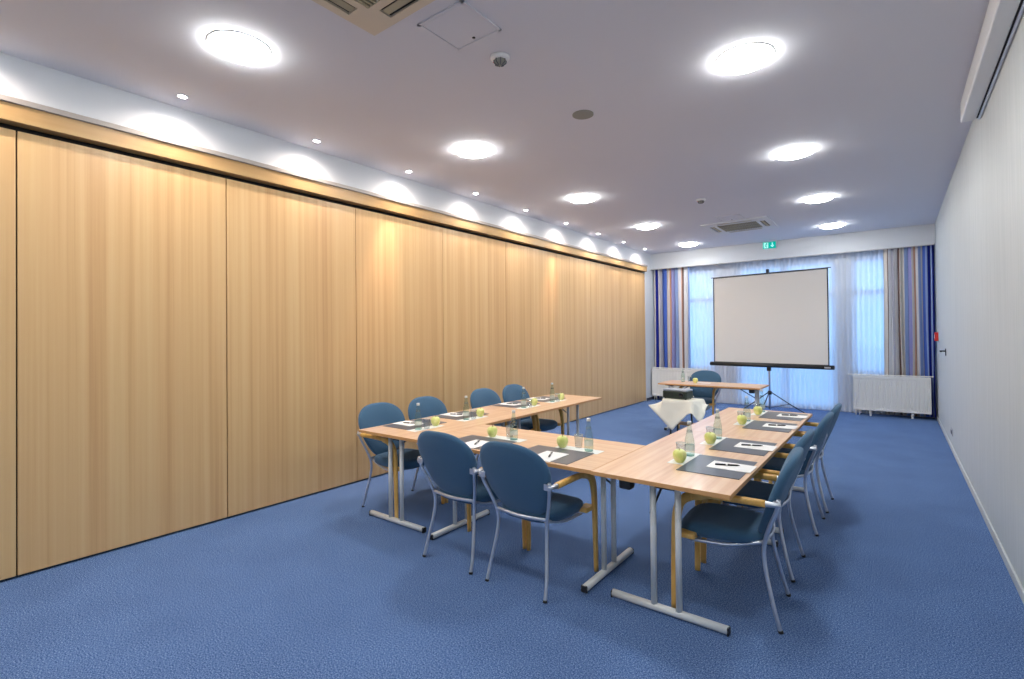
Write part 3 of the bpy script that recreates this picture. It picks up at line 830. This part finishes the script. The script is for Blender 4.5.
def lerp(a, b, u): return a + (b - a) * u
top = [Vector((*rot2(x, y), TZ)) for x, y in ((-.225, -.165), (.225, -.165), (.225, .165), (-.225, .165))]      # FL FR BR BL
tipL, tipB, tipR, tipK = v3(-2.90, 7.07, .447), v3(-2.50, 6.93, .140), v3(-2.08, 7.20, .505), v3(-2.36, 7.47, .30)
mid = tipL * .55 + tipB * .45
key = [   # (place round the top, hem point)
    (0.0, mid), (.25, tipL * .22 + tipB * .78), (.38, tipB), (.55, tipB * .62 + v3(-2.30, 6.90, .37) * .38), (.80, v3(-2.285, 6.90, .375)), (.92, v3(-2.20, 6.84, .42)),
    (1.0, v3(-2.14, 6.90, .315)), (1.12, v3(-2.10, 6.95, .30)), (1.28, v3(-2.07, 7.02, .40)), (1.42, v3(-2.09, 7.10, .44)), (1.62, tipR), (1.85, v3(-2.08, 7.33, .43)), (2.0, v3(-2.12, 7.40, .42)),
    (2.25, v3(-2.24, 7.46, .34)), (2.5, tipK), (2.8, v3(-2.55, 7.47, .38)), (3.0, v3(-2.68, 7.45, .42)), (3.3, v3(-2.80, 7.26, .44)), (3.62, tipL), (3.82, tipL * .78 + tipB * .22), (4.0, mid)]
bm = NB(); NP = 120; rings = []
def inner(s, sc=1.0):
    s = s % 4; i = int(s); u = s - i
    p = top[i].lerp(top[(i + 1) % 4], u); c = sum(top, Vector()) / 4
    return c + (p - c) * sc
def hem(s):
    for (a, p), (b, q) in zip(key, key[1:]):
        if a <= s <= b:
            return p.lerp(q, (s - a) / (b - a))
    return key[-1][1]
for sc in (.05, .5, .97): rings.append([inner(4 * k / NP, sc) + v3(0, 0, .0035) for k in range(NP)])
rings.append([inner(4 * k / NP, 1.012) + v3(0, 0, -.002) for k in range(NP)])
for m in (.12, .3, .5, .7, .86, 1.0):
    rr = []
    for k in range(NP):
        s = 4 * k / NP; a = inner(s, 1.012); b = hem(s)
        p = a.lerp(b, m); p.z += -.035 * math.sin(PI * m) * .6
        # keep the cloth outside the top
        rr.append(p)
    rings.append(rr)
rings_mesh(bm, rings, caps=False)
o = link('white_cloth', bm, M['cloth'], None, True)
md = o.modifiers.new('thick', 'SOLIDIFY'); md.thickness = .002; md.offset = 1
tag(o, 'cream white cloth draped in points over the projector trolley', 'tablecloth')
t = thing('projector', 'dark projector with light grey lid on the white-clothed trolley', 'projector', (TX - .07, TY - .01, TZ + .006), R(-6))
bm = NB(); box(bm, -.18, .18, -.11, .11, .008, .112, .014, 3); link('body', bm, M['proj_body'], t)
bm = NB(); box(bm, -.177, .177, -.107, .107, .112, .138, .010, 3); link('lid', bm, M['proj_top'], t)
bm = NB(); lathe(bm, [(.034, 0), (.034, .02), (.028, .024), (.026, .010), (.002, .006)], 24)
for v in bm.verts: v.co = Vector((v.co.x + .10, -.108 - v.co.z, v.co.y + .062))
link('lens', bm, M['black'], t)
bm = NB()
for k in range(7): box(bm, -.16 + k * .022, -.15 + k * .022, -.1115, -.1095, .03, .09)
link('vent', bm, M['black'], t)
bm = NB()
for sx in (-1, 1):
    for sy in (-1, 1): lathe(bm, [(.012, 0), (.012, .010)], 12, c=(sx * .15, sy * .08, 0))
link('foot', bm, M['black'], t)
bm = NB()
for k in range(4): box(bm, -.03 + k * .022, -.016 + k * .022, .03, .044, .138, .141, .001)
link('button', bm, M['black'], t)

# ------------------------------------------------------------------ light, world, camera
w = D.worlds.new('World'); S.world = w; w.use_nodes = True
bg = w.node_tree.nodes['Background']; bg.inputs['Color'].default_value = (.28, .56, 1.0, 1); bg.inputs['Strength'].default_value = 2.2

cam = D.cameras.new('Camera'); co = D.objects.new('Camera', cam); C.objects.link(co)
yaw, pit, rol = R(37.373), R(.531), R(-.57)
f = Vector((-math.sin(yaw), math.cos(yaw), 0)); r = Vector((math.cos(yaw), math.sin(yaw), 0)); u = Vector((0, 0, 1))
f2 = f * math.cos(pit) + u * math.sin(pit); u2 = u * math.cos(pit) - f * math.sin(pit)
r3 = r * math.cos(rol) + u2 * math.sin(rol); u3 = u2 * math.cos(rol) - r * math.sin(rol)
mt = Matrix((r3, u3, -f2)).transposed().to_4x4(); mt.translation = (0, 0, 1.5)
co.matrix_world = mt
cam.sensor_width = 36; cam.sensor_fit = 'HORIZONTAL'; cam.lens = 502.026 / 1024 * 36
cam.shift_y = -9.54 / 1024; cam.clip_start = .05; cam.clip_end = 200
S.camera = co
S.view_settings.view_transform = 'Standard'; S.view_settings.look = 'None'; S.view_settings.gamma = 1
S.view_settings.use_curve_mapping = False
S.view_settings.exposure = 0.6
